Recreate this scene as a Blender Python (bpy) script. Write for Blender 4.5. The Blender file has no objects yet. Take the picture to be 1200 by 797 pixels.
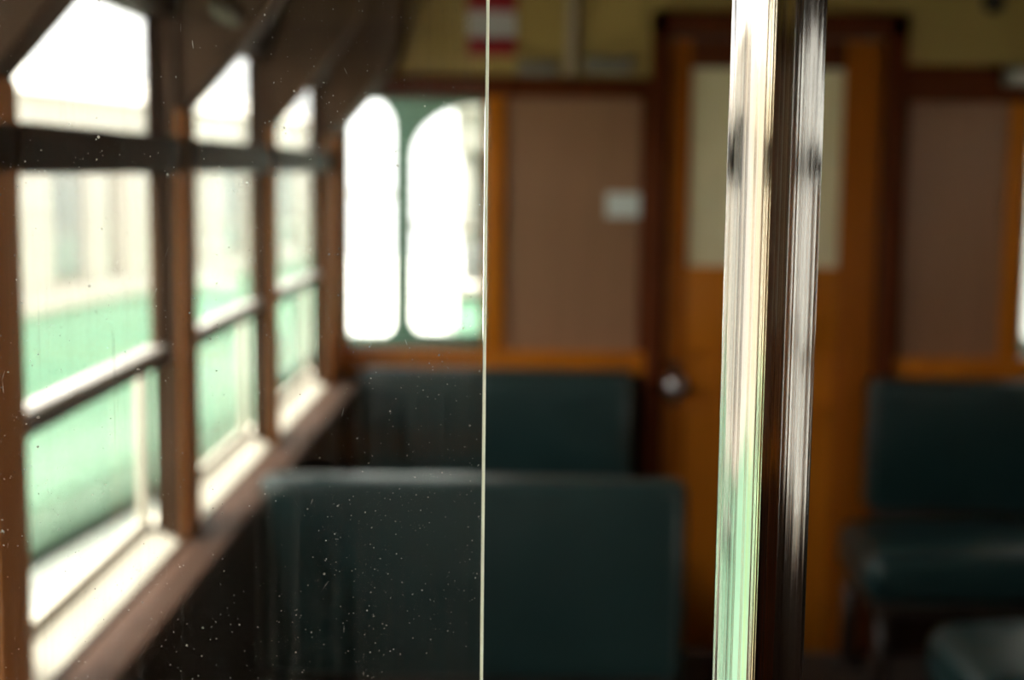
import bpy, bmesh, math, random
from mathutils import Matrix, Vector, noise as mnoise
random.seed(7)
S = bpy.context.scene
C = S.collection

# ------------------------------------------------------------------ camera
EYE = Vector((0.0, 0.0, 1.6))
FPX = 1667.0
yv = Vector((19.0, 198.5, -FPX)).normalized()          # world Y seen in camera axes
rho = math.radians(0.75)
up = Vector((math.sin(rho), math.cos(rho), 0.0))
zv = (up - up.dot(yv) * yv).normalized()
xv = yv.cross(zv)
Rwc = Matrix((xv, yv, zv))                             # rows: world axes in camera axes = camera-to-world
cam_data = bpy.data.cameras.new('camera')
cam_data.sensor_fit = 'HORIZONTAL'
cam_data.sensor_width = 36.0
cam_data.lens = FPX / 1200.0 * 36.0
cam_data.clip_start = 0.02
cam_data.clip_end = 300
cam_data.dof.use_dof = True
cam_data.dof.focus_distance = 0.535
cam_data.dof.aperture_fstop = 6.3
cam = bpy.data.objects.new('camera', cam_data)
C.objects.link(cam)
cam.matrix_world = Matrix.Translation(EYE) @ Rwc.to_4x4()
S.camera = cam

# ------------------------------------------------------------------ sky, exposure
w = bpy.data.worlds.new('world')
S.world = w
w.use_nodes = True
bg = w.node_tree.nodes['Background']
bg.inputs['Color'].default_value = (1.0, 0.985, 0.95, 1)
bg.inputs['Strength'].default_value = 4.0
sun_d = bpy.data.lights.new('sun', 'SUN')              # high hazy sun on the side of the neighbouring tram
sun_d.energy = 15.0
sun_d.angle = math.radians(14)
sun_d.color = (1.0, 0.95, 0.86)
sun = bpy.data.objects.new('sun', sun_d)
C.objects.link(sun)
sun.rotation_euler = Vector((0.18, 0.22, -1.0)).to_track_quat('-Z', 'Y').to_euler()
S.cycles.transparent_max_bounces = 32
S.view_settings.view_transform = 'Standard'
S.view_settings.look = 'None'
S.view_settings.exposure = 0.4
S.view_settings.gamma = 1.0
S.view_settings.use_curve_mapping = False

# ------------------------------------------------------------------ materials
def new_mat(name):
    m = bpy.data.materials.new(name)
    m.use_nodes = True
    nt = m.node_tree
    return m, nt, nt.nodes['Principled BSDF'], nt.nodes['Material Output']

def mathn(nt, op, a, b=None, c=None, clamp=False):
    n = nt.nodes.new('ShaderNodeMath')
    n.operation = op
    n.use_clamp = clamp
    for i, v in enumerate((a, b, c)):
        if v is None:
            continue
        if isinstance(v, (int, float)):
            n.inputs[i].default_value = v
        else:
            nt.links.new(v, n.inputs[i])
    return n.outputs[0]

def objcoord(nt, scale=(1, 1, 1)):
    t = nt.nodes.new('ShaderNodeTexCoord')
    mp = nt.nodes.new('ShaderNodeMapping')
    mp.inputs['Scale'].default_value = scale
    nt.links.new(t.outputs['Object'], mp.inputs['Vector'])
    return mp.outputs['Vector']

def noise(nt, vec, scale, detail=4, rough=0.55):
    n = nt.nodes.new('ShaderNodeTexNoise')
    n.inputs['Scale'].default_value = scale
    n.inputs['Detail'].default_value = detail
    n.inputs['Roughness'].default_value = rough
    nt.links.new(vec, n.inputs['Vector'])
    return n.outputs['Fac']

def ramp(nt, fac, stops):
    r = nt.nodes.new('ShaderNodeValToRGB')
    e = r.color_ramp.elements
    while len(e) < len(stops):
        e.new(0.5)
    for i, (p, col) in enumerate(stops):
        e[i].position = p
        e[i].color = (*col, 1)
    nt.links.new(fac, r.inputs['Fac'])
    return r.outputs['Color']

def wood(name, dark, light, grain=(30, 30, 1.5), rough=0.35, coat=0.25, spec=0.5):
    m, nt, p, o = new_mat(name)
    f = noise(nt, objcoord(nt, grain), 1.0, 6, 0.6)
    nt.links.new(ramp(nt, f, [(0.3, dark), (0.7, light)]), p.inputs['Base Color'])
    p.inputs['Roughness'].default_value = rough
    p.inputs['Coat Weight'].default_value = coat
    p.inputs['Coat Roughness'].default_value = 0.2
    p.inputs['Specular IOR Level'].default_value = spec
    b = nt.nodes.new('ShaderNodeBump')
    b.inputs['Strength'].default_value = 0.1
    b.inputs['Distance'].default_value = 0.002
    nt.links.new(f, b.inputs['Height'])
    nt.links.new(b.outputs['Normal'], p.inputs['Normal'])
    return m

def paint(name, a, b, scale=4, rough=0.45, spec=0.5):
    m, nt, p, o = new_mat(name)
    f = noise(nt, objcoord(nt), scale, 5)
    nt.links.new(ramp(nt, f, [(0.3, a), (0.7, b)]), p.inputs['Base Color'])
    p.inputs['Roughness'].default_value = rough
    p.inputs['Specular IOR Level'].default_value = spec
    return m

def leather(name, a, b, rough=0.36, spec=0.6):
    m, nt, p, o = new_mat(name)
    v = objcoord(nt)
    f = noise(nt, v, 3.0, 5)
    nt.links.new(ramp(nt, f, [(0.3, a), (0.7, b)]), p.inputs['Base Color'])
    p.inputs['Roughness'].default_value = rough
    p.inputs['Specular IOR Level'].default_value = spec
    n2 = noise(nt, v, 6.0, 2)
    b_ = nt.nodes.new('ShaderNodeBump')
    b_.inputs['Strength'].default_value = 0.35
    b_.inputs['Distance'].default_value = 0.02
    nt.links.new(n2, b_.inputs['Height'])
    nt.links.new(b_.outputs['Normal'], p.inputs['Normal'])
    return m

def metal(name, col, rough=0.25):
    m, nt, p, o = new_mat(name)
    f = noise(nt, objcoord(nt), 20, 3)
    nt.links.new(ramp(nt, f, [(0.3, tuple(c * 0.85 for c in col)), (0.7, col)]), p.inputs['Base Color'])
    p.inputs['Metallic'].default_value = 1.0
    p.inputs['Roughness'].default_value = rough
    return m

def clear_glass(name, tint=(0.96, 0.965, 0.96)):
    m, nt, p, o = new_mat(name)
    nt.nodes.remove(p)
    tr = nt.nodes.new('ShaderNodeBsdfTransparent')
    tr.inputs['Color'].default_value = (*tint, 1)
    gl = nt.nodes.new('ShaderNodeBsdfGlossy')
    gl.inputs['Roughness'].default_value = 0.02
    lw = nt.nodes.new('ShaderNodeLayerWeight')           # Schlick's curve, the same from both sides of the sheet
    lw.inputs['Blend'].default_value = 0.5
    fr = mathn(nt, 'MULTIPLY_ADD', mathn(nt, 'POWER', lw.outputs['Facing'], 5.0), 0.9, 0.035)
    mx = nt.nodes.new('ShaderNodeMixShader')
    nt.links.new(fr, mx.inputs[0])
    nt.links.new(tr.outputs[0], mx.inputs[1])
    nt.links.new(gl.outputs[0], mx.inputs[2])
    nt.links.new(mx.outputs[0], o.inputs['Surface'])
    return m

def dusty_glass(name):
    """Clear glass with a thin film of haze, fine specks, some flakes and hair scratches."""
    m = clear_glass(name, (0.965, 0.975, 0.965))
    nt = m.node_tree
    o = nt.nodes['Material Output']
    base = o.inputs['Surface'].links[0].from_socket
    v = objcoord(nt)
    def specks(scale, thr_lo, thr_hi, keep, seed):
        vo = nt.nodes.new('ShaderNodeTexVoronoi')
        vo.inputs['Scale'].default_value = scale
        ad = nt.nodes.new('ShaderNodeVectorMath')
        ad.operation = 'ADD'
        ad.inputs[1].default_value = (seed, 0, seed * 1.7)
        ml = nt.nodes.new('ShaderNodeVectorMath')
        ml.operation = 'MULTIPLY'
        ml.inputs[1].default_value = (1, 0, 1)
        dn = nt.nodes.new('ShaderNodeTexNoise')
        dn.inputs['Scale'].default_value = scale * 1.6
        dn.inputs['Detail'].default_value = 2
        nt.links.new(v, dn.inputs['Vector'])
        dv = nt.nodes.new('ShaderNodeVectorMath')
        dv.operation = 'MULTIPLY_ADD'
        dv.inputs[1].default_value = (0.45 / scale, 0, 0.45 / scale)
        nt.links.new(dn.outputs['Color'], dv.inputs[0])
        nt.links.new(v, dv.inputs[2])
        nt.links.new(dv.outputs[0], ml.inputs[0])
        nt.links.new(ml.outputs[0], ad.inputs[0])
        nt.links.new(ad.outputs[0], vo.inputs['Vector'])
        sx = nt.nodes.new('ShaderNodeSeparateColor')
        nt.links.new(vo.outputs['Color'], sx.inputs[0])
        dist = mathn(nt, 'ADD', vo.outputs['Distance'], mathn(nt, 'MULTIPLY', sx.outputs[1], thr_hi * 0.6))
        mr = nt.nodes.new('ShaderNodeMapRange')
        mr.inputs['From Min'].default_value = thr_lo
        mr.inputs['From Max'].default_value = thr_hi
        mr.inputs['To Min'].default_value = 1
        mr.inputs['To Max'].default_value = 0
        nt.links.new(dist, mr.inputs['Value'])
        on = mathn(nt, 'LESS_THAN', sx.outputs[0], keep)
        return mathn(nt, 'MULTIPLY', mr.outputs[0], on)
    patches = noise(nt, v, 14.0, 4)
    pm = nt.nodes.new('ShaderNodeMapRange')
    pm.inputs['From Min'].default_value = 0.38
    pm.inputs['From Max'].default_value = 0.62
    pm.inputs['To Min'].default_value = 0.3
    pm.inputs['To Max'].default_value = 1.0
    nt.links.new(patches, pm.inputs['Value'])
    s1 = mathn(nt, 'MULTIPLY', specks(500, 0.06, 0.27, 0.85, 0.0), pm.outputs[0])
    s2 = mathn(nt, 'MULTIPLY', specks(250, 0.04, 0.15, 0.5, 3.1), pm.outputs[0])
    s3 = specks(62, 0.02, 0.065, 0.30, 7.7)
    # hair scratches: stretched noise, nearly upright
    sv = objcoord(nt, (260, 1, 9))
    sc = noise(nt, sv, 1.0, 2, 0.4)
    sm = nt.nodes.new('ShaderNodeMapRange')
    sm.inputs['From Min'].default_value = 0.74
    sm.inputs['From Max'].default_value = 0.80
    sm.inputs['To Max'].default_value = 0.22
    nt.links.new(sc, sm.inputs['Value'])
    # wiping streaks, very faint
    wv = noise(nt, objcoord(nt, (420, 1, 5)), 1.0, 3, 0.6)
    wm = nt.nodes.new('ShaderNodeMapRange')
    wm.inputs['From Min'].default_value = 0.45
    wm.inputs['From Max'].default_value = 0.8
    wm.inputs['To Max'].default_value = 0.06
    nt.links.new(wv, wm.inputs['Value'])
    fac = mathn(nt, 'ADD', mathn(nt, 'MULTIPLY', s1, 0.15), mathn(nt, 'MULTIPLY', s2, 0.2))
    fac = mathn(nt, 'ADD', fac, mathn(nt, 'MULTIPLY', s3, 0.7))
    fac = mathn(nt, 'ADD', fac, sm.outputs[0])
    fac = mathn(nt, 'ADD', fac, wm.outputs[0])
    fac = mathn(nt, 'ADD', fac, 0.006, clamp=True)
    ge = nt.nodes.new('ShaderNodeNewGeometry')          # the dust lies on the passengers' face of the glass
    sn = nt.nodes.new('ShaderNodeSeparateXYZ')
    nt.links.new(ge.outputs['True Normal'], sn.inputs[0])
    back = mathn(nt, 'MULTIPLY', ge.outputs['Backfacing'], 2.0)
    sgn = mathn(nt, 'MULTIPLY', sn.outputs[1], mathn(nt, 'SUBTRACT', back, 1.0))
    fac = mathn(nt, 'MULTIPLY', fac, mathn(nt, 'GREATER_THAN', sgn, 0.5))
    df = nt.nodes.new('ShaderNodeBsdfDiffuse')
    df.inputs['Color'].default_value = (0.64, 0.60, 0.55, 1)
    tl = nt.nodes.new('ShaderNodeBsdfTranslucent')
    tl.inputs['Color'].default_value = (0.64, 0.60, 0.55, 1)
    dm = nt.nodes.new('ShaderNodeMixShader')
    dm.inputs[0].default_value = 0.55
    nt.links.new(df.outputs[0], dm.inputs[1])
    nt.links.new(tl.outputs[0], dm.inputs[2])
    mx = nt.nodes.new('ShaderNodeMixShader')
    nt.links.new(fac, mx.inputs[0])
    nt.links.new(base, mx.inputs[1])
    nt.links.new(dm.outputs[0], mx.inputs[2])
    nt.links.new(mx.outputs[0], o.inputs['Surface'])
    return m

def dust(name):
    m, nt, p, o = new_mat(name)
    f = noise(nt, objcoord(nt), 220, 2)
    col = ramp(nt, f, [(0.35, (0.42, 0.38, 0.33)), (0.65, (0.92, 0.88, 0.80))])
    nt.links.new(col, p.inputs['Base Color'])
    p.inputs['Roughness'].default_value = 0.9
    tl = nt.nodes.new('ShaderNodeBsdfTranslucent')
    nt.links.new(col, tl.inputs['Color'])
    mx = nt.nodes.new('ShaderNodeMixShader')
    mx.inputs[0].default_value = 0.5
    nt.links.new(p.outputs[0], mx.inputs[1])
    nt.links.new(tl.outputs[0], mx.inputs[2])
    tr = nt.nodes.new('ShaderNodeBsdfTransparent')
    m2 = nt.nodes.new('ShaderNodeMixShader')
    m2.inputs[0].default_value = 0.75
    nt.links.new(tr.outputs[0], m2.inputs[1])
    nt.links.new(mx.outputs[0], m2.inputs[2])
    nt.links.new(m2.outputs[0], o.inputs['Surface'])
    return m

def ground_edge(name):
    m, nt, p, o = new_mat(name)
    f = noise(nt, objcoord(nt), 90, 4)
    col = ramp(nt, f, [(0.3, (0.88, 0.88, 0.72)), (0.7, (0.96, 0.95, 0.82))])
    nt.links.new(col, p.inputs['Base Color'])
    p.inputs['Roughness'].default_value = 0.5
    tl = nt.nodes.new('ShaderNodeBsdfTranslucent')
    nt.links.new(col, tl.inputs['Color'])
    mx = nt.nodes.new('ShaderNodeMixShader')
    mx.inputs[0].default_value = 0.7
    nt.links.new(p.outputs[0], mx.inputs[1])
    nt.links.new(tl.outputs[0], mx.inputs[2])
    nt.links.new(mx.outputs[0], o.inputs['Surface'])
    return m

def worn_nickel(name):
    """Polished nickel tube, drawn lines along its length, plating worn to brass in places."""
    m, nt, p, o = new_mat(name)
    t = nt.nodes.new('ShaderNodeTexCoord')
    sx = nt.nodes.new('ShaderNodeSeparateXYZ')
    nt.links.new(t.outputs['Object'], sx.inputs[0])
    ang = mathn(nt, 'ARCTAN2', sx.outputs[1], sx.outputs[0])
    def streak(sa, sz, detail, rough, off):
        cb = nt.nodes.new('ShaderNodeCombineXYZ')
        nt.links.new(mathn(nt, 'MULTIPLY', mathn(nt, 'COSINE', ang), sa), cb.inputs[0])
        nt.links.new(mathn(nt, 'MULTIPLY', mathn(nt, 'SINE', ang), sa), cb.inputs[1])
        nt.links.new(mathn(nt, 'ADD', mathn(nt, 'MULTIPLY', sx.outputs[2], sz), off), cb.inputs[2])
        return noise(nt, cb.outputs[0], 1.0, detail, rough)
    fine = streak(9, 0.15, 3, 0.6, 0)
    broad = streak(3.4, 0.08, 1, 0.5, 5)
    wear = streak(3.2, 0.5, 5, 0.65, 11)
    side = mathn(nt, 'ADD', mathn(nt, 'MULTIPLY', mathn(nt, 'COSINE', ang), -0.4), mathn(nt, 'MULTIPLY', mathn(nt, 'SINE', ang), -0.92))
    wear = mathn(nt, 'ADD', wear, mathn(nt, 'MULTIPLY', mathn(nt, 'SUBTRACT', side, 0.93), 1.0))
    col = ramp(nt, wear, [(0.50, (0.60, 0.585, 0.56)), (0.58, (0.66, 0.60, 0.48)), (0.68, (0.74, 0.58, 0.30))])
    nt.links.new(col, p.inputs['Base Color'])
    p.inputs['Metallic'].default_value = 1.0
    r = nt.nodes.new('ShaderNodeMapRange')
    r.inputs['From Min'].default_value = 0.3
    r.inputs['From Max'].default_value = 0.7
    r.inputs['To Min'].default_value = 0.05
    r.inputs['To Max'].default_value = 0.14
    nt.links.new(fine, r.inputs['Value'])
    nt.links.new(r.outputs[0], p.inputs['Roughness'])
    b1 = nt.nodes.new('ShaderNodeBump')
    b1.inputs['Strength'].default_value = 1.0
    b1.inputs['Distance'].default_value = 0.0011
    nt.links.new(mathn(nt, 'ADD', mathn(nt, 'MULTIPLY', broad, 1.0), mathn(nt, 'MULTIPLY', fine, 0.34)), b1.inputs['Height'])
    nt.links.new(b1.outputs['Normal'], p.inputs['Normal'])
    return m

def frosted(name, col):
    m, nt, p, o = new_mat(name)
    f = noise(nt, objcoord(nt), 3, 4)
    c = ramp(nt, f, [(0.3, tuple(x * 0.9 for x in col)), (0.7, col)])
    nt.links.new(c, p.inputs['Base Color'])
    p.inputs['Roughness'].default_value = 0.4
    tl = nt.nodes.new('ShaderNodeBsdfTranslucent')
    nt.links.new(c, tl.inputs['Color'])
    mx = nt.nodes.new('ShaderNodeMixShader')
    mx.inputs[0].default_value = 0.4
    nt.links.new(p.outputs[0], mx.inputs[1])
    nt.links.new(tl.outputs[0], mx.inputs[2])
    nt.links.new(mx.outputs[0], o.inputs['Surface'])
    return m

M = {
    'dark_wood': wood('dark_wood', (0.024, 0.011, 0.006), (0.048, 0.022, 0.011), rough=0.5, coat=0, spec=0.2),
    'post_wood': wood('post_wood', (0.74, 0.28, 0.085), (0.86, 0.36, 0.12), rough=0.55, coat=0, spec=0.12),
    'ledge_wood': wood('ledge_wood', (0.10, 0.055, 0.038), (0.16, 0.09, 0.062), rough=0.6, coat=0, spec=0.12),
    'jamb_wood': wood('jamb_wood', (0.10, 0.055, 0.032), (0.15, 0.085, 0.05), rough=0.55, coat=0, spec=0.15),
    'orange_wood': wood('orange_wood', (0.56, 0.165, 0.008), (0.70, 0.225, 0.012), rough=0.45, coat=0.05, spec=0.25),
    'stile_wood': wood('stile_wood', (0.36, 0.095, 0.006), (0.48, 0.135, 0.008), rough=0.45, coat=0.05, spec=0.2),
    'red_wood': wood('red_wood', (0.10, 0.021, 0.004), (0.16, 0.033, 0.006), rough=0.5, coat=0, spec=0.15),
    'panel': wood('panel', (0.36, 0.185, 0.095), (0.42, 0.215, 0.115), rough=0.38, coat=0.2),
    'cream': paint('cream', (0.46, 0.32, 0.085), (0.53, 0.38, 0.11)),
    'cream_white': paint('cream_white', (0.72, 0.66, 0.54), (0.82, 0.76, 0.64)),
    'rail_grey': paint('rail_grey', (0.50, 0.46, 0.42), (0.62, 0.58, 0.53), rough=0.3),
    'cab_green': paint('cab_green', (0.045, 0.11, 0.075), (0.065, 0.15, 0.10)),
    'leather': leather('leather', (0.010, 0.034, 0.034), (0.018, 0.050, 0.049)),
    'piping': leather('piping', (0.05, 0.06, 0.05), (0.08, 0.09, 0.075)),
    'iron': paint('iron', (0.03, 0.02, 0.015), (0.05, 0.032, 0.022)),
    'floor': wood('floor', (0.06, 0.045, 0.035), (0.11, 0.08, 0.06), grain=(30, 1.5, 30), rough=0.6, coat=0),
    'chrome': metal('chrome', (0.66, 0.63, 0.62), 0.34),
    'nickel': worn_nickel('nickel'),
    'glass': clear_glass('glass'),
    'dusty_glass': dusty_glass('dusty_glass'),
    'glass_edge': ground_edge('glass_edge'),
    'dust': dust('dust'),
    'frosted': frosted('frosted', (0.88, 0.80, 0.62)),
    'paper': paint('paper', (0.82, 0.90, 0.85), (0.95, 0.97, 0.95), scale=30),
    'red_enamel': paint('red_enamel', (0.34, 0.006, 0.01), (0.42, 0.01, 0.016)),
    'white_enamel': paint('white_enamel', (0.62, 0.60, 0.55), (0.72, 0.70, 0.65)),
    'grey_metal': paint('grey_metal', (0.22, 0.20, 0.15), (0.30, 0.27, 0.20)),
    'black_knob': paint('black_knob', (0.015, 0.012, 0.01), (0.03, 0.025, 0.02)),
    'conduit': paint('conduit', (0.40, 0.31, 0.19), (0.48, 0.38, 0.24)),
    'tram_green': paint('tram_green', (0.33, 0.60, 0.43), (0.38, 0.66, 0.48), scale=1.5, rough=0.3),
    'tram_cream': paint('tram_cream', (0.87, 0.81, 0.73), (0.92, 0.87, 0.80), scale=1.5),
    'tram_grey': paint('tram_grey', (0.42, 0.46, 0.46), (0.55, 0.58, 0.57), rough=0.08),  # window glass: the sky's reflection is put into this pale grey
    'tram_dark': paint('tram_dark', (0.12, 0.11, 0.11), (0.17, 0.16, 0.15)),
    'skirt': paint('skirt', (0.34, 0.50, 0.38), (0.42, 0.58, 0.46)),
    'concrete': paint('concrete', (0.76, 0.74, 0.70), (0.84, 0.82, 0.78), scale=2, rough=0.8),
    'dull_grey': paint('dull_grey', (0.25, 0.255, 0.245), (0.31, 0.31, 0.30), scale=2, rough=0.8),
}

# ------------------------------------------------------------------ mesh helpers
def box(bm, x0, x1, y0, y1, z0, z1):
    x0, x1 = min(x0, x1), max(x0, x1)
    y0, y1 = min(y0, y1), max(y0, y1)
    z0, z1 = min(z0, z1), max(z0, z1)
    v = [bm.verts.new((x, y, z)) for x in (x0, x1) for y in (y0, y1) for z in (z0, z1)]
    for f in ((0, 1, 3, 2), (4, 6, 7, 5), (0, 4, 5, 1), (2, 3, 7, 6), (0, 2, 6, 4), (1, 5, 7, 3)):
        bm.faces.new([v[i] for i in f])

def prism_y(bm, pts, y0, y1):
    """Polygon in (x, z), extruded along y."""
    a = [bm.verts.new((x, y0, z)) for x, z in pts]
    b = [bm.verts.new((x, y1, z)) for x, z in pts]
    bm.faces.new(a)
    bm.faces.new(b[::-1])
    k = len(pts)
    for i in range(k):
        bm.faces.new((a[i], b[i], b[(i + 1) % k], a[(i + 1) % k]))

def prism_x(bm, pts, x0, x1):
    """Polygon in (y, z), extruded along x."""
    a = [bm.verts.new((x0, y, z)) for y, z in pts]
    b = [bm.verts.new((x1, y, z)) for y, z in pts]
    bm.faces.new(a)
    bm.faces.new(b[::-1])
    k = len(pts)
    for i in range(k):
        bm.faces.new((a[i], b[i], b[(i + 1) % k], a[(i + 1) % k]))

def tube(bm, p0, p1, r, seg=20, r1=None):
    p0, p1 = Vector(p0), Vector(p1)
    d = p1 - p0
    q = d.to_track_quat('Z', 'Y').to_matrix().to_4x4()
    mat = Matrix.Translation((p0 + p1) / 2) @ q
    bmesh.ops.create_cone(bm, cap_ends=True, segments=seg, radius1=r, radius2=r if r1 is None else r1, depth=d.length, matrix=mat)

def lathe(bm, origin, axis, prof, seg=28):
    """prof: (distance along axis, radius)."""
    q = Vector(axis).to_track_quat('Z', 'Y').to_matrix()
    rings = []
    for h, r in prof:
        rings.append([bm.verts.new(Vector(origin) + q @ Vector((r * math.cos(2 * math.pi * i / seg), r * math.sin(2 * math.pi * i / seg), h))) for i in range(seg)])
    for a, b in zip(rings, rings[1:]):
        for i in range(seg):
            bm.faces.new((a[i], a[(i + 1) % seg], b[(i + 1) % seg], b[i]))
    bm.faces.new(rings[0][::-1])
    bm.faces.new(rings[-1])

def obj(name, bm, mat, parent=None, bevel=0.0, seg=2, smooth=False):
    bmesh.ops.recalc_face_normals(bm, faces=bm.faces[:])
    me = bpy.data.meshes.new(name)
    bm.to_mesh(me)
    bm.free()
    me.materials.append(M[mat] if isinstance(mat, str) else mat)
    o = bpy.data.objects.new(name, me)
    C.objects.link(o)
    if parent is not None:
        o.parent = parent
    if bevel:
        md = o.modifiers.new('bevel', 'BEVEL')
        md.width = bevel
        md.segments = seg
        md.limit_method = 'ANGLE'
        smooth = True
    if smooth:
        for p in me.polygons:
            p.use_smooth = True
        if not bevel:
            pass
    return o

def boxes(name, mat, parent, lst, bevel=0.003):
    bm = bmesh.new()
    for b in lst:
        box(bm, *b)
    return obj(name, bm, mat, parent, bevel)

def holed(name, mat, parent, outer, holes, y0, y1):
    """Flat board in the x-z plane with shaped holes, thickness y0..y1."""
    cu = bpy.data.curves.new(name, 'CURVE')
    cu.dimensions = '2D'
    cu.fill_mode = 'BOTH'
    cu.extrude = (y1 - y0) / 2
    for loop in [outer] + holes:
        sp = cu.splines.new('POLY')
        sp.points.add(len(loop) - 1)
        for p, (x, z) in zip(sp.points, loop):
            p.co = (x, z, 0, 1)
        sp.use_cyclic_u = True
    tmp = bpy.data.objects.new(name + '_outline', cu)
    C.objects.link(tmp)
    dg = bpy.context.evaluated_depsgraph_get()
    me = bpy.data.meshes.new_from_object(tmp.evaluated_get(dg))
    bpy.data.objects.remove(tmp)
    bpy.data.curves.remove(cu)
    me.transform(Matrix.Translation((0, (y0 + y1) / 2, 0)) @ Matrix.Rotation(math.pi / 2, 4, 'X'))
    me.materials.clear()
    me.materials.append(M[mat])
    o = bpy.data.objects.new(name, me)
    C.objects.link(o)
    o.parent = parent
    return o

def empty(name, loc=(0, 0, 0)):
    o = bpy.data.objects.new(name, None)
    o.empty_display_size = 0.1
    C.objects.link(o)
    o.location = loc
    return o

def thing(name, label, cat, group=None, loc=None):
    o = empty(name)
    o['label'] = label
    o['category'] = cat
    if group:
        o['group'] = group
    return o

def tag(o, label, cat, group=None):
    o['label'] = label
    o['category'] = cat
    if group:
        o['group'] = group
    return o

def struct(o):
    o['kind'] = 'structure'
    return o

def settle(root):
    """Move an Empty to the base centre of its parts, the parts staying put."""
    bpy.context.view_layer.update()
    pts = []
    for ch in root.children_recursive:
        if ch.type == 'MESH':
            pts += [ch.matrix_world @ Vector(c) for c in ch.bound_box]
    c = Vector(((min(p.x for p in pts) + max(p.x for p in pts)) / 2, (min(p.y for p in pts) + max(p.y for p in pts)) / 2, min(p.z for p in pts)))
    root.location = c
    for ch in root.children:
        ch.matrix_parent_inverse = Matrix.Translation(-c)
    return root

# ------------------------------------------------------------------ the saloon shell
XL, XR = -0.617, 2.10          # inner faces of the side walls
XLo, XRo = -0.70, 2.183        # their outer faces
YE, YR = 4.65, -2.2            # inner faces of the end walls
CX = (XL + XR) / 2

fl = boxes('floor', 'floor', None, [(XLo, XRo, YR - 0.05, 6.0, -0.12, -0.022)], 0)
struct(fl)
n = 32
wd = (XR - XL) / n
for i in range(n):
    x0 = XL + i * wd
    boxes('plank', 'floor', fl, [(x0 + 0.002, x0 + wd - 0.002, YR + 0.01, YE - 0.01, -0.022, random.uniform(-0.002, 0))], 0)

# ceiling: curved coves and a flat middle
ce = empty('ceiling')
struct(ce)
half = (XR - XL) / 2
prof = [(half, 1.86), (half - 0.035, 2.0), (half - 0.09, 2.16), (half - 0.18, 2.27), (half - 0.32, 2.335), (half - 0.55, 2.37), (0, 2.40)]
def cove(sgn):
    bm = bmesh.new()
    inner = [(CX + sgn * u, z) for u, z in prof[:5]]
    outer = [(CX + sgn * (half + 0.075), 1.86), (CX + sgn * (half + 0.07), 2.1), (CX + sgn * (half - 0.1), 2.38), (CX + sgn * (half - 0.32), 2.43)]
    prism_y(bm, inner + outer[::-1], YR, YE)
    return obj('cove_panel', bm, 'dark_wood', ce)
cove(-1)
cove(1)
bm = bmesh.new()
lo = [(CX - u, z) for u, z in prof[4:]] + [(CX + u, z) for u, z in prof[4:-1]][::-1]
prism_y(bm, lo + [(CX + half - 0.32, 2.43), (CX, 2.5), (CX - half + 0.32, 2.43)], YR, YE)
obj('ceiling_board', bm, 'jamb_wood', ce)

POSTS = [(-1.23, -1.10), (-0.33, -0.20), (0.46, 0.58), (1.60, 1.72), (2.50, 2.637), (3.40, 3.50)]
OPEN = [(0.58, 1.60), (1.72, 2.50), (2.637, 3.40), (3.50, 4.36), (-1.10, -0.33)]
DOOR = (-0.20, 0.46)
SILL, TRB, TRT, TOP = 0.925, 1.588, 1.652, 1.866

def side_wall(name, X, s, door):
    """s = +1 when the outside lies towards -x (left wall), -1 for the right wall."""
    def dx(d):                       # d metres outward from the inner face
        return X - s * d
    root = empty(name)
    struct(root)
    runs = [(YR, DOOR[0]), (DOOR[1], YE)] if door else [(YR, YE)]
    for a, b in runs:
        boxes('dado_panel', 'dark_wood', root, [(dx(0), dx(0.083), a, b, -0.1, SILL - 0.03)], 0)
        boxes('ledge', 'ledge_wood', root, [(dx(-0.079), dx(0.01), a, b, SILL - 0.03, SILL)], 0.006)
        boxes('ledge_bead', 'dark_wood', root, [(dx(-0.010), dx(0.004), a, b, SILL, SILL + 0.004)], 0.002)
        # sill: cream board sloping up to the sash
        bm = bmesh.new()
        prism_y(bm, [(dx(0.0), SILL - 0.03), (dx(0.0), SILL + 0.002), (dx(0.052), SILL + 0.032), (dx(0.083), SILL + 0.022), (dx(0.083), SILL - 0.03)], a, b)
        obj('sill', bm, 'cream_white', root)
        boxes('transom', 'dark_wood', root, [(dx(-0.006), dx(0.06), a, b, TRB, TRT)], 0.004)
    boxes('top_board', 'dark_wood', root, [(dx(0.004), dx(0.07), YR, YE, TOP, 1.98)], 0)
    posts = POSTS + [(4.36, YE), (YR, -1.23)]
    if not door:
        posts = posts
    for a, b in posts:
        boxes('post', 'jamb_wood', root, [(dx(0.0), dx(0.046), a, b, SILL - 0.02 if (a, b) not in ((-0.33, -0.20), (0.46, 0.58)) else -0.02, 1.98)], 0.003)
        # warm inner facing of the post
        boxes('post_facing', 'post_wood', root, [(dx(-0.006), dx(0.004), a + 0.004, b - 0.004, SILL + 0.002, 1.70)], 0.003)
        # cornice bracket running diagonally up into the cove
        bm = bmesh.new()
        prism_y(bm, [(dx(0.046), 1.60), (dx(0.0), 1.655), (dx(0.0), 1.693), (dx(-0.10), 1.805), (dx(-0.165), 1.885), (dx(-0.215), 1.96), (dx(-0.23), 2.05), (dx(-0.24), 2.36), (dx(0.05), 2.1), (dx(0.046), 1.98)], a + 0.02, b - 0.02)
        obj('bracket', bm, 'jamb_wood', root, 0.004)
    return root

wl = side_wall('wall_left', XL, 1, True)
wr = side_wall('wall_right', XR, -1, False)

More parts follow.
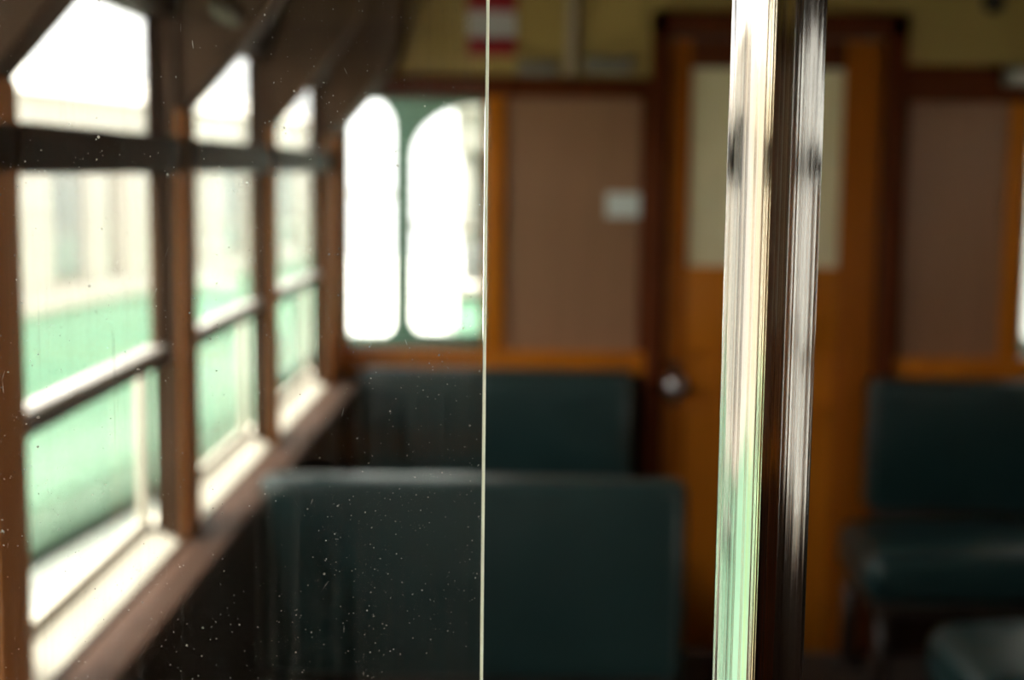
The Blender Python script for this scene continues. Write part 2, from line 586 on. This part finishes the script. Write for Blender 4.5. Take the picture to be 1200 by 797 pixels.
def side_window(num, X, s, a, b):
    def dx(d):
        return X - s * d
    root = empty('window_%d' % num)
    struct(root)
    t = 0.022
    # toplight
    boxes('toplight_frame', 'dark_wood', root, [
        (dx(0.030), dx(0.046), a, a + t, TRT, TOP), (dx(0.030), dx(0.046), b - t, b, TRT, TOP), (dx(0.030), dx(0.046), a, b, TOP - 0.012, TOP)], 0.002)
    boxes('pane', 'glass', root, [(dx(0.036), dx(0.040), a + 0.01, b - 0.01, TRT, TOP)], 0)
    # upper sash, whose bottom rail crosses the window
    boxes('upper_sash', 'jamb_wood', root, [
        (dx(0.028), dx(0.044), a, a + t, 1.257, TRB), (dx(0.028), dx(0.044), b - t, b, 1.257, TRB)], 0.002)
    mr = boxes('meeting_rail', 'rail_grey', root, [(dx(0.018), dx(0.052), a, b, 1.262, 1.286)], 0.004)
    boxes('rail_underside', 'dark_wood', root, [(dx(0.02), dx(0.048), a, b, 1.252, 1.262)], 0.001)
    boxes('pane', 'glass', root, [(dx(0.036), dx(0.04), a + 0.01, b - 0.01, 1.27, TRB)], 0)
    # lower sash, cream
    boxes('lower_sash', 'cream_white', root, [
        (dx(0.052), dx(0.066), a, a + 0.04, SILL + 0.03, 1.262), (dx(0.052), dx(0.066), b - 0.045, b, SILL + 0.03, 1.262),
        (dx(0.052), dx(0.066), a, b, SILL + 0.03, SILL + 0.052)], 0.003)
    boxes('pane', 'glass', root, [(dx(0.057), dx(0.061), a + 0.02, b - 0.02, SILL + 0.04, 1.262)], 0)
    return root

k = 1
for a, b in OPEN:
    side_window(k, XL, 1, a, b)
    k += 1
for a, b in OPEN + [DOOR]:
    win = side_window(k, XR, -1, a, b)
    if 1.7 < a < 4.0:                                    # unseen blinds, added to keep the far right seats dark
        boxes('added_blind', 'panel', win, [(XR + 0.012, XR + 0.016, a + 0.005, b - 0.005, SILL + 0.05, TRB - 0.01)], 0)
    k += 1

# rear wall, behind the photographer
rw = struct(boxes('wall_rear', 'dark_wood', None, [(XLo, XRo, YR - 0.08, YR, -0.1, 2.45)], 0))
boxes('panel', 'panel', rw, [(XL, 0.38, YR, YR + 0.01, 1.0, 1.85), (1.2, XR, YR, YR + 0.01, 1.0, 1.85)], 0)
boxes('upper_panel', 'cream', rw, [(XL, XR, YR, YR + 0.01, 1.93, 2.45)], 0)
boxes('waist_rail', 'orange_wood', rw, [(XL, XR, YR, YR + 0.03, 0.93, 1.0)], 0.004)
boxes('door_leaf', 'red_wood', rw, [(0.42, 1.16, YR, YR + 0.02, 0.0, 1.9)], 0.004)
boxes('frosted_pane', 'frosted', rw, [(0.53, 1.05, YR + 0.02, YR + 0.024, 1.25, 1.85)], 0)

# ------------------------------------------------------------------ end wall with door and windows
we = empty('wall_end')
struct(we)
Y0, Y1 = YE, YE + 0.07
boxes('dado_panel', 'dark_wood', we, [(XL, 0.40, Y0, Y1, -0.02, 0.94), (1.20, XR, Y0, Y1, -0.02, 0.94)], 0)
boxes('waist_rail', 'orange_wood', we, [(XL, 0.40, Y0 - 0.022, Y1, 0.935, 1.012)], 0.006)
boxes('waist_rail', 'orange_wood', we, [(1.20, XR, Y0 - 0.022, Y1, 0.925, 1.006)], 0.006)
boxes('window_post', 'orange_wood', we, [(-0.142, -0.076, Y0 - 0.012, Y1, 1.012, 1.84)], 0.005)
boxes('window_post', 'orange_wood', we, [(1.553, 1.617, Y0 - 0.012, Y1, 1.006, 1.84)], 0.005)
boxes('panel', 'panel', we, [(-0.076, 0.40, Y0 + 0.012, Y1, 1.012, 1.84)], 0)
boxes('panel', 'panel', we, [(1.20, 1.553, Y0 + 0.012, Y1, 1.006, 1.84)], 0)
# vertical beads that edge the panels by the door
boxes('panel_bead', 'red_wood', we, [(0.365, 0.40, Y0 - 0.004, Y1, 1.012, 1.84)], 0.004)
boxes('panel_bead', 'red_wood', we, [(1.20, 1.225, Y0 - 0.004, Y1, 1.006, 1.84)], 0.004)
boxes('top_rail', 'red_wood', we, [(XL, 0.40, Y0 - 0.018, Y1, 1.835, 1.90)], 0.006)
boxes('top_rail', 'red_wood', we, [(1.20, XR, Y0 - 0.018, Y1, 1.835, 1.95)], 0.006)
boxes('upper_panel', 'cream', we, [(XL, 0.40, Y0, Y1, 1.90, 2.45), (1.20, XR, Y0, Y1, 1.95, 2.45), (0.40, 1.20, Y0, Y1, 2.11, 2.45)], 0)
boxes('corner_post', 'post_wood', we, [(XL, XL + 0.018, Y0 - 0.03, Y0 + 0.07, 0.93, 1.84)], 0.004)
# ventilator strip and bell-cord fittings under the cornice
boxes('ventilator_strip', 'grey_metal', we, [(-0.04, 0.09, Y0 - 0.03, Y0, 1.905, 1.95)], 0.004)
boxes('ventilator_strip', 'grey_metal', we, [(0.175, 0.33, Y0 - 0.03, Y0, 1.912, 1.965)], 0.004)

for num, (a, b) in ((21, (XL + 0.018, -0.142)), (22, (1.617, XR - 0.018))):
    r = empty('window_%d' % num)
    struct(r)
    t = 0.012
    boxes('window_frame', 'cab_green', r, [(a, a + t, Y0 + 0.03, Y0 + 0.055, 1.012, 1.835), (b - t, b, Y0 + 0.03, Y0 + 0.055, 1.012, 1.835),
                                          (a, b, Y0 + 0.03, Y0 + 0.055, 1.82, 1.835), (a, b, Y0 + 0.03, Y0 + 0.055, 1.012, 1.025)], 0.002)
    boxes('pane', 'glass', r, [(a + 0.006, b - 0.006, Y0 + 0.04, Y0 + 0.044, 1.018, 1.828)], 0)

# door
dr = empty('door_1')
struct(dr)
boxes('door_frame', 'red_wood', dr, [(0.39, 0.452, Y0 - 0.035, Y1, -0.02, 2.11), (1.142, 1.205, Y0 - 0.035, Y1, -0.02, 2.11), (0.39, 1.205, Y0 - 0.035, Y1, 2.03, 2.11)], 0.006)
DX0, DX1 = 0.456, 1.138
yd0, yd1 = Y0 - 0.012, Y0 + 0.03
boxes('stile', 'stile_wood', dr, [(DX0, 0.522, yd0, yd1, 0.0, 2.026)], 0.004)
boxes('stile', 'stile_wood', dr, [(1.014, DX1, yd0, yd1, 0.0, 2.026)], 0.004)
boxes('top_rail', 'red_wood', dr, [(0.522, 1.014, yd0, yd1, 1.936, 2.026)], 0.004)
boxes('lock_rail', 'orange_wood', dr, [(0.522, 1.014, yd0, yd1, 1.02, 1.296)], 0.004)
boxes('mid_rail', 'orange_wood', dr, [(0.522, 1.014, yd0, yd1, 0.80, 0.84)], 0.004)
boxes('bottom_rail', 'orange_wood', dr, [(0.522, 1.014, yd0, yd1, 0.0, 0.22)], 0.004)
boxes('door_panel', 'orange_wood', dr, [(0.522, 1.014, yd0 + 0.016, yd1, 0.84, 1.02)], 0)
boxes('door_panel', 'orange_wood', dr, [(0.522, 1.014, yd0 + 0.008, yd1, 0.22, 0.80)], 0)
boxes('frosted_pane', 'frosted', dr, [(0.522, 1.014, yd0 + 0.018, yd0 + 0.024, 1.296, 1.936)], 0)
bm = bmesh.new()
lathe(bm, (0.489, yd0, 0.907), (0, -1, 0), [(0, 0.040), (0.006, 0.040), (0.012, 0.014), (0.03, 0.012), (0.038, 0.028), (0.052, 0.036), (0.066, 0.031), (0.072, 0.010)])
obj('door_knob', bm, 'chrome', dr, smooth=True)
boxes('lock_plate', 'iron', dr, [(0.474, 0.504, yd0 - 0.004, yd0, 0.835, 0.985)], 0.002)

# ------------------------------------------------------------------ driver's cab beyond the end wall
YC = 5.8
cab = empty('wall_cab')
struct(cab)
def arch_hole(x0, x1, z0, z1, rise, rc=0.05, n=14):
    pts = []
    for i in range(5):
        t = math.pi + i / 4 * math.pi / 2
        pts.append((x0 + rc + rc * math.cos(t), z0 + rc + rc * math.sin(t)))
    for i in range(5):
        t = 1.5 * math.pi + i / 4 * math.pi / 2
        pts.append((x1 - rc + rc * math.cos(t), z0 + rc + rc * math.sin(t)))
    cx, hw = (x0 + x1) / 2, (x1 - x0) / 2
    for i in range(n + 1):
        t = math.pi * i / n
        pts.append((cx + hw * math.cos(t), z1 - rise + rise * math.sin(t)))
    return pts
arches = [(-0.775, -0.545, 0.92, 1.89, 0.13), (-0.473, 0.10, 0.93, 1.865, 0.21), (0.17, 1.32, 0.93, 1.865, 0.21), (1.39, 1.96, 0.93, 1.865, 0.21), (2.03, 2.255, 0.92, 1.89, 0.13)]
holed('cab_front', 'cab_green', cab, [(-0.83, -0.75), (2.31, -0.75), (2.31, 2.45), (-0.83, 2.45)], [arch_hole(*a) for a in arches], YC, YC + 0.06)
for a in arches:
    boxes('pane', 'glass', cab, [(a[0] - 0.01, a[1] + 0.01, YC + 0.03, YC + 0.034, a[2] - 0.01, a[3] + 0.01)], 0)
boxes('glazing_bar', 'tram_cream', cab, [(-0.775, -0.545, YC + 0.02, YC + 0.045, 1.485, 1.51)], 0.003)
boxes('glazing_bar', 'tram_cream', cab, [(-0.473, 0.10, YC + 0.02, YC + 0.045, 1.36, 1.385)], 0.003)
boxes('glazing_bar', 'tram_cream', cab, [(1.39, 1.96, YC + 0.02, YC + 0.045, 1.36, 1.385)], 0.003)
boxes('cab_roof', 'cream', cab, [(-0.83, 2.31, YE + 0.07, YC + 0.1, 2.45, 2.5)], 0)
boxes('cab_side', 'cab_green', cab, [(-0.83, -0.79, YE + 0.07, YC, -0.12, 0.90)], 0.004)
boxes('cab_side', 'cab_green', cab, [(2.27, 2.31, YE + 0.07, YC, -0.12, 0.90)], 0.004)

# ------------------------------------------------------------------ seats
def padded(bm, x0, x1, y0, y1, z0, z1, r, crown_z=0.0, crown_y=0.0, nx=10, ny=4, nz=8):
    """Upholstered block: rounded edges of radius r and a slight crown."""
    def side(u, lo, hi):
        return lo + (hi - lo) * u
    b = bmesh.new()
    bmesh.ops.create_cube(b, size=1.0)
    bmesh.ops.scale(b, vec=(x1 - x0, y1 - y0, z1 - z0), verts=b.verts[:])
    bmesh.ops.translate(b, vec=((x0 + x1) / 2, (y0 + y1) / 2, (z0 + z1) / 2), verts=b.verts[:])
    bmesh.ops.bevel(b, geom=b.edges[:], offset=r, segments=5, profile=0.5, affect='EDGES')
    xs = [e for e in b.edges if abs(e.verts[0].co.x - e.verts[1].co.x) > (x1 - x0) * 0.5]
    bmesh.ops.subdivide_edges(b, edges=xs, cuts=nx, use_grid_fill=True)
    cx, cy, cz = (x0 + x1) / 2, (y0 + y1) / 2, (z0 + z1) / 2
    for v in b.verts:
        u = (v.co.x - cx) / ((x1 - x0) / 2)
        k_ = max(0.0, 1 - u * u)
        if v.co.z > cz:
            v.co.z += crown_z * k_
        s = 1 if v.co.y > cy else -1
        v.co.y += s * crown_y * k_
    me = bpy.data.meshes.new('tmp')
    b.to_mesh(me)
    b.free()
    bm.from_mesh(me)
    bpy.data.meshes.remove(me)

def tram_seat(label, x0, x1, yb, face, ztop, bx0=None, bx1=None, zc=0.52):
    """face = -1: sitter looks towards the camera (backrest at yb, cushion nearer); +1: looks away."""
    root = thing('bench', label, 'seat', 'green leather tram benches')
    bx0 = x0 if bx0 is None else bx0
    bx1 = x1 if bx1 is None else bx1
    bm = bmesh.new()
    padded(bm, bx0, bx1, yb - 0.045, yb + 0.045, 0.53, ztop, 0.022, 0.0, 0.012)
    o = obj('backrest', bm, 'leather', root, smooth=True)
    bm = bmesh.new()
    for s in (-1, 1):
        yy = yb + s * 0.042
        pts = [(bx0 + 0.02, yy, 0.56), (bx0 + 0.02, yy, ztop - 0.02), (bx1 - 0.02, yy, ztop - 0.02), (bx1 - 0.02, yy, 0.56)]
        for p, q in zip(pts, pts[1:]):
            tube(bm, p, q, 0.006, 8)
    obj('piping', bm, 'piping', o, smooth=True)
    ya, yc = yb + face * 0.05, yb + face * 0.50
    bm = bmesh.new()
    padded(bm, x0, x1, min(ya, yc), max(ya, yc), zc - 0.17, zc - 0.02, 0.05, 0.022, 0.01)
    obj('cushion', bm, 'leather', root, smooth=True)
    boxes('seat_frame', 'iron', root, [(x0 + 0.03, x1 - 0.03, min(ya, yc) + 0.03, max(ya, yc) - 0.04, zc - 0.21, zc - 0.17), (bx0 + 0.04, bx1 - 0.04, yb - 0.025, yb + 0.025, zc - 0.21, 0.54)], 0.004)
    for x in (x0 + 0.04, x1 - 0.10):
        for y in (yb, yb + face * 0.42):
            bm = bmesh.new()
            tube(bm, (x + 0.03, y, 0.0), (x + 0.03, y, zc - 0.20), 0.030, 14, 0.022)
            lathe(bm, (x + 0.03, y, 0.0), (0, 0, 1), [(0, 0.05), (0.012, 0.05), (0.02, 0.03)], 14)
            obj('leg', bm, 'iron', root, smooth=True)
    return settle(root)

tram_seat('green leather bench backrest nearest the glass screen, seen from behind', -0.555, 0.342, 2.945, 1, 0.955)
tram_seat('green leather bench against the end wall under the arched windows, left of the door', -0.535, 0.345, 4.53, -1, 0.965)
tram_seat('green leather bench right of the wooden door, with rounded cushion edge showing', 1.0, 1.98, 4.53, -1, 0.95, 1.10, 1.98)
tram_seat('green bench of which only a cushion corner shows low at the right edge', 1.0, 1.98, 2.945, 1, 0.955, 1.16, 1.98)

# ------------------------------------------------------------------ small things on the end wall
bm = bmesh.new()
box(bm, 0.255, 0.368, Y0 - 0.001, Y0 + 0.012, 1.452, 1.532)
nt_ = tag(obj('paper_notice', bm, 'paper', None), 'small pale paper notice on brown panel beside the door frame', 'notice')

sg = thing('enamel_sign', 'red and white banded plate at the top behind the glass edge', 'sign')
boxes('backing_plate', 'white_enamel', sg, [(-0.20, -0.045, Y0 - 0.012, Y0 - 0.001, 1.965, 2.21)], 0.002)
boxes('red_band', 'red_enamel', sg, [(-0.20, -0.045, Y0 - 0.016, Y0 - 0.012, 1.965, 2.022)], 0.001)
boxes('red_band', 'red_enamel', sg, [(-0.20, -0.045, Y0 - 0.016, Y0 - 0.012, 2.105, 2.19)], 0.001)
settle(sg)

bm = bmesh.new()
tube(bm, (0.135, Y0 - 0.021, 1.905), (0.135, Y0 - 0.021, 2.40), 0.02, 20)
tag(obj('conduit', bm, 'conduit', None, smooth=True), 'cream painted upright conduit on end wall above the brown panel', 'pipe')

lb = thing('wall_box', 'small grey box on the top rail at the upper right corner', 'fitting')
boxes('housing', 'grey_metal', lb, [(1.51, 1.62, Y0 - 0.06, Y0 - 0.019, 1.885, 1.945)], 0.008)
boxes('cover', 'white_enamel', lb, [(1.525, 1.605, Y0 - 0.066, Y0 - 0.06, 1.895, 1.935)], 0.003)
settle(lb)

bm = bmesh.new()
lathe(bm, (1.475, Y0, 2.15), (0, -1, 0), [(0, 0.035), (0.01, 0.035), (0.016, 0.012), (0.03, 0.012), (0.04, 0.022), (0.055, 0.02), (0.06, 0.008)])
tag(obj('coat_hook', bm, 'black_knob', None, smooth=True), 'small dark knob high on the cream panel right of the door', 'hook')

# oval fitting on the bracket above the second window
bm = bmesh.new()
lathe(bm, (0, 0, 0), (0, 0, 1), [(0, 0.022), (0.006, 0.030), (0.016, 0.030), (0.026, 0.022), (0.030, 0.008)])
fo = obj('oval_fitting', bm, 'grey_metal', None, smooth=True)
fo.scale = (1.0, 0.5, 1)
fo.rotation_euler = (math.radians(90), math.radians(30), 0)
fo.location = (-0.525, 2.515, 1.862)
tag(fo, 'pale oval fitting high on the wall bracket between first and second windows', 'fitting')

# ------------------------------------------------------------------ draught screen and pole
sc = thing('draught_screen', 'clear glass draught screen with dust specks, filling the left half', 'screen')
YG = 0.55
XG = -0.0155
bm = bmesh.new()
th = 0.0030
box(bm, XL + 0.02, XG - 0.0013, YG - th, YG + th, 0.86, 2.02)
obj('glass_pane', bm, 'dusty_glass', sc)
bm = bmesh.new()
a = 0.0013
prof_e = [(XG - a, -th), (XG - a * 0.45, -th + a * 0.5), (XG, -th + a * 1.5), (XG, th - a * 1.5), (XG - a * 0.45, th - a * 0.5), (XG - a, th)]
v0 = [bm.verts.new((x, YG + y, 0.86)) for x, y in prof_e]
v1 = [bm.verts.new((x, YG + y, 2.02)) for x, y in prof_e]
for i in range(len(prof_e) - 1):
    bm.faces.new((v0[i], v0[i + 1], v1[i + 1], v1[i]))
bm.faces.new(v0)
bm.faces.new(v1[::-1])
o = obj('ground_edge', bm, 'glass_edge', sc)
o['label'] = 'pale ground edge of the glass'
# dust flecks and short scratches lying on the near face of the pane
vs, fs = [], []
def fleck(x, z, rx, rz, rot, n=5):
    b0 = len(vs)
    for q in range(n):
        t = 2 * math.pi * q / n + random.uniform(-0.3, 0.3)
        u, v_ = rx * math.cos(t) * random.uniform(0.7, 1.2), rz * math.sin(t) * random.uniform(0.7, 1.2)
        vs.append((x + u * math.cos(rot) - v_ * math.sin(rot), YG - th - 0.00006, z + u * math.sin(rot) + v_ * math.cos(rot)))
    fs.append(tuple(range(b0, b0 + n)))
cnt = 0
while cnt < 24000:
    x, z = random.uniform(XL + 0.04, XG - 0.002), random.uniform(0.87, 2.01)
    dens = 0.5 + 0.9 * mnoise.noise(Vector((x * 16, 3.3, z * 16))) + 0.45 * mnoise.noise(Vector((x * 60, 9.1, z * 60)))
    if random.random() > dens + 0.12:
        continue
    rr = min(0.00060, 0.000175 * math.exp(random.gauss(0, 0.42)))
    fleck(x, z, rr, rr * random.uniform(0.6, 1.3), random.uniform(0, 3.1))
    cnt += 1
for q in range(260):
    x, z = random.uniform(XL + 0.04, XG - 0.002), random.uniform(0.87, 2.01)
    fleck(x, z, random.uniform(0.00006, 0.00012), random.uniform(0.0008, 0.0026), random.gauss(0, 0.25), 6)
fleck(-0.1264, 1.7105 - 0.065, 0.0002, 0.0021, 0.12, 6)
dme = bpy.data.meshes.new('dust')
dme.from_pydata(vs, [], fs)
dme.materials.append(M['dust'])
dob = bpy.data.objects.new('dust', dme)
C.objects.link(dob)
dob.parent = sc
dob['kind'] = 'stuff'
boxes('wall_channel', 'dark_wood', sc, [(XL - 0.0, XL + 0.035, YG - 0.022, YG + 0.022, 0.93, 2.02)], 0.003)
boxes('top_rail', 'dark_wood', sc, [(XL, XG + 0.01, YG - 0.02, YG + 0.02, 2.02, 2.06)], 0.003)
boxes('bottom_rail', 'dark_wood', sc, [(XL + 0.085, XG + 0.01, YG - 0.02, YG + 0.02, 0.82, 0.86)], 0.003)
boxes('lower_panel', 'dark_wood', sc, [(XL + 0.085, XG + 0.01, YG - 0.012, YG + 0.012, 0.0, 0.82)], 0.003)
settle(sc)
sc.location = Matrix.Translation((XG, YG, 0)) @ Matrix.Rotation(math.radians(4.0), 4, 'Z') @ Matrix.Translation((-XG, -YG, 0)) @ sc.location
sc.rotation_euler = (0, 0, math.radians(4.0))

gp = thing('grab_pole', 'shiny nickel grab pole with worn brass streaks, right of the glass', 'pole')
PX, PY, PR = 0.089, 0.52, 0.0169
bm = bmesh.new()
seg = 160
ring = [(PX + PR * math.cos(2 * math.pi * i / seg), PY + PR * math.sin(2 * math.pi * i / seg)) for i in range(seg)]
a0 = [bm.verts.new((x - PX, y - PY, 0.0)) for x, y in ring]
a1 = [bm.verts.new((x - PX, y - PY, 2.372)) for x, y in ring]
for i in range(seg):
    bm.faces.new((a0[i], a0[(i + 1) % seg], a1[(i + 1) % seg], a1[i]))
po = obj('tube', bm, 'nickel', gp, smooth=True)
po.location = (PX, PY, 0.012)
for z, d in ((0.0, 1), (2.376, -1)):
    bm = bmesh.new()
    lathe(bm, (PX, PY, z), (0, 0, d), [(0, 0.045), (0.008, 0.045), (0.014, 0.026), (0.05, 0.022), (0.054, 0.0165)], 40)
    obj('flange', bm, 'chrome', gp, smooth=True)
settle(gp)

# ------------------------------------------------------------------ outside
# paved platform between the two tracks
bm = bmesh.new()
pl = [(XLo - 0.06, -12), (XLo - 0.06, 16), (-2.6 + 0.144 * 16 - 0.6, 16), (-2.6 + 0.144 * 8.9 + 0.06, 8.9), (-2.6 + 0.144 * 3.3 + 0.06, 3.3), (-1.94, 3.15), (-1.94, -12)]
pa = [bm.verts.new((x, y, -0.85)) for x, y in pl]
pb = [bm.verts.new((x, y, 0.12)) for x, y in pl]
bm.faces.new(pa)
bm.faces.new(pb[::-1])
for i in range(7):
    bm.faces.new((pa[i], pb[i], pb[(i + 1) % 7], pa[(i + 1) % 7]))
struct(obj('platform_ground', bm, 'concrete'))
gd = struct(boxes('ground', 'concrete', None, [(-30, 30, -30, 40, -0.95, -0.85)], 0))
sh = struct(boxes('wall_light_block', 'dull_grey', None, [(4.9, 5.1, -12, 14, -0.85, 6.5)], 0))  # unseen wall added outside, tall and grey to dim the right windows

W = -2.3
def side_tram(label, L0, L1, axles, loc, turn):
    tr = thing('tram', label, 'tram')
    # built along local y with its near side at local x = 0, then turned on its track
    boxes('lower_body', 'tram_green', tr, [(W, 0, L0, L1, 0.30, 1.04)], 0.03)
    boxes('waist_band', 'tram_cream', tr, [(W - 0.012, 0.012, L0 - 0.012, L1 + 0.012, 1.04, 1.124)], 0.01)
    boxes('skirt', 'skirt', tr, [(W + 0.03, -0.03, L0 + 0.03, L1 - 0.03, 0.12, 0.30)], 0.004)
    boxes('upper_body', 'tram_cream', tr, [(W + 0.03, -0.035, L0 + 0.02, L1 - 0.02, 1.124, 1.87)], 0.004)
    boxes('letterboard', 'tram_cream', tr, [(W, 0, L0, L1, 1.70, 1.87)], 0.01)
    bm = bmesh.new()
    prism_y(bm, [(W - 0.03, 1.87), (0.03, 1.87), (-0.12, 1.95), (-0.5, 2.04), (W / 2, 2.07), (W + 0.5, 2.04), (W + 0.12, 1.95)], L0 - 0.02, L1 + 0.02)
    obj('roof', bm, 'tram_cream', tr)
    y = 5.50 - 0.93 * 14
    while y < L1 - 0.5:
        if y > L0 + 0.3:
            boxes('window', 'tram_grey', tr, [(-0.036, -0.022, y, y + 0.30, 1.16, 1.69)], 0.002)
            boxes('pillar', 'tram_cream', tr, [(-0.04, 0.0, y + 0.30, y + 0.50, 1.124, 1.70)], 0.004)
            boxes('pillar', 'tram_cream', tr, [(-0.04, 0.0, y - 0.27, y, 1.124, 1.70)], 0.004)
            boxes('door_joint', 'tram_dark', tr, [(-0.04, -0.02, y + 0.53, y + 0.58, 1.13, 1.69)], 0.002)
        y += 0.93
    for yy in axles:
        bm = bmesh.new()
        lathe(bm, (-0.25, yy, -0.45), (1, 0, 0), [(0, 0.40), (0.03, 0.42), (0.04, 0.38), (0.10, 0.36), (0.12, 0.1)], 32)
        obj('wheel', bm, 'tram_dark', tr, smooth=False)
    boxes('truck_frame', 'tram_dark', tr, [(W + 0.2, -0.2, axles[0] - 0.4, axles[1] + 0.4, -0.35, 0.12)], 0.01)
    tr.location = loc
    tr.rotation_euler = (0, 0, turn)
    return tr

side_tram('green and cream tram standing alongside, seen through the side windows', 3.4, 9.0, (5.6, 7.2), (-2.6, 0, 0), -math.atan(0.144))
side_tram('green and cream tram beside the open doorway, mirrored in the nickel pole', -8.0, 3.05, (-5.2, -3.6), (-2.0, 0, 0), 0.0)

# second tram standing close ahead of the cab
t2 = thing('tram', 'second green tram standing close ahead, seen through the arched end window', 'tram')
AX0, AX1, AY0, AY1 = -0.33, 1.85, 6.45, 14.0
boxes('lower_body', 'tram_green', t2, [(AX0, AX1, AY0, AY1, 0.20, 1.03)], 0.03)
boxes('waist_band', 'tram_cream', t2, [(AX0 - 0.01, AX1 + 0.01, AY0 - 0.012, AY1, 1.03, 1.09)], 0.01)
boxes('dash_panel', 'dull_grey', t2, [(AX0 + 0.03, AX1 - 0.03, AY0 + 0.02, AY1, 1.09, 1.26)], 0.004)
boxes('window_band', 'tram_grey', t2, [(AX0 + 0.04, AX1 - 0.04, AY0 + 0.05, AY1, 1.26, 1.68)], 0.004)
for i in range(4):
    x = AX0 + 0.02 + i * (AX1 - AX0 - 0.10) / 3
    boxes('pillar', 'tram_cream', t2, [(x, x + 0.06, AY0 + 0.02, AY0 + 0.10, 1.26, 1.68)], 0.004)
boxes('letterboard', 'tram_cream', t2, [(AX0, AX1, AY0, AY1, 1.68, 1.87)], 0.01)
bm = bmesh.new()
prism_y(bm, [(AX0 - 0.02, 1.87), (AX0 + 0.15, 1.95), (AX0 + 0.6, 2.03), (AX1 - 0.6, 2.03), (AX1 - 0.15, 1.95), (AX1 + 0.02, 1.87)], AY0 - 0.03, AY1)
obj('roof', bm, 'tram_cream', t2)
boxes('truck_frame', 'tram_dark', t2, [(AX0 + 0.25, AX1 - 0.25, 7.2, 9.6, -0.4, 0.20)], 0.01)
for yy in (7.6, 9.2):
    for xx, d in ((AX0 + 0.30, 1), (AX1 - 0.30, -1)):
        bm = bmesh.new()
        lathe(bm, (xx, yy, -0.45), (d, 0, 0), [(0, 0.40), (0.03, 0.42), (0.04, 0.38), (0.10, 0.36), (0.12, 0.1)], 32)
        obj('wheel', bm, 'tram_dark', t2)
settle(t2)
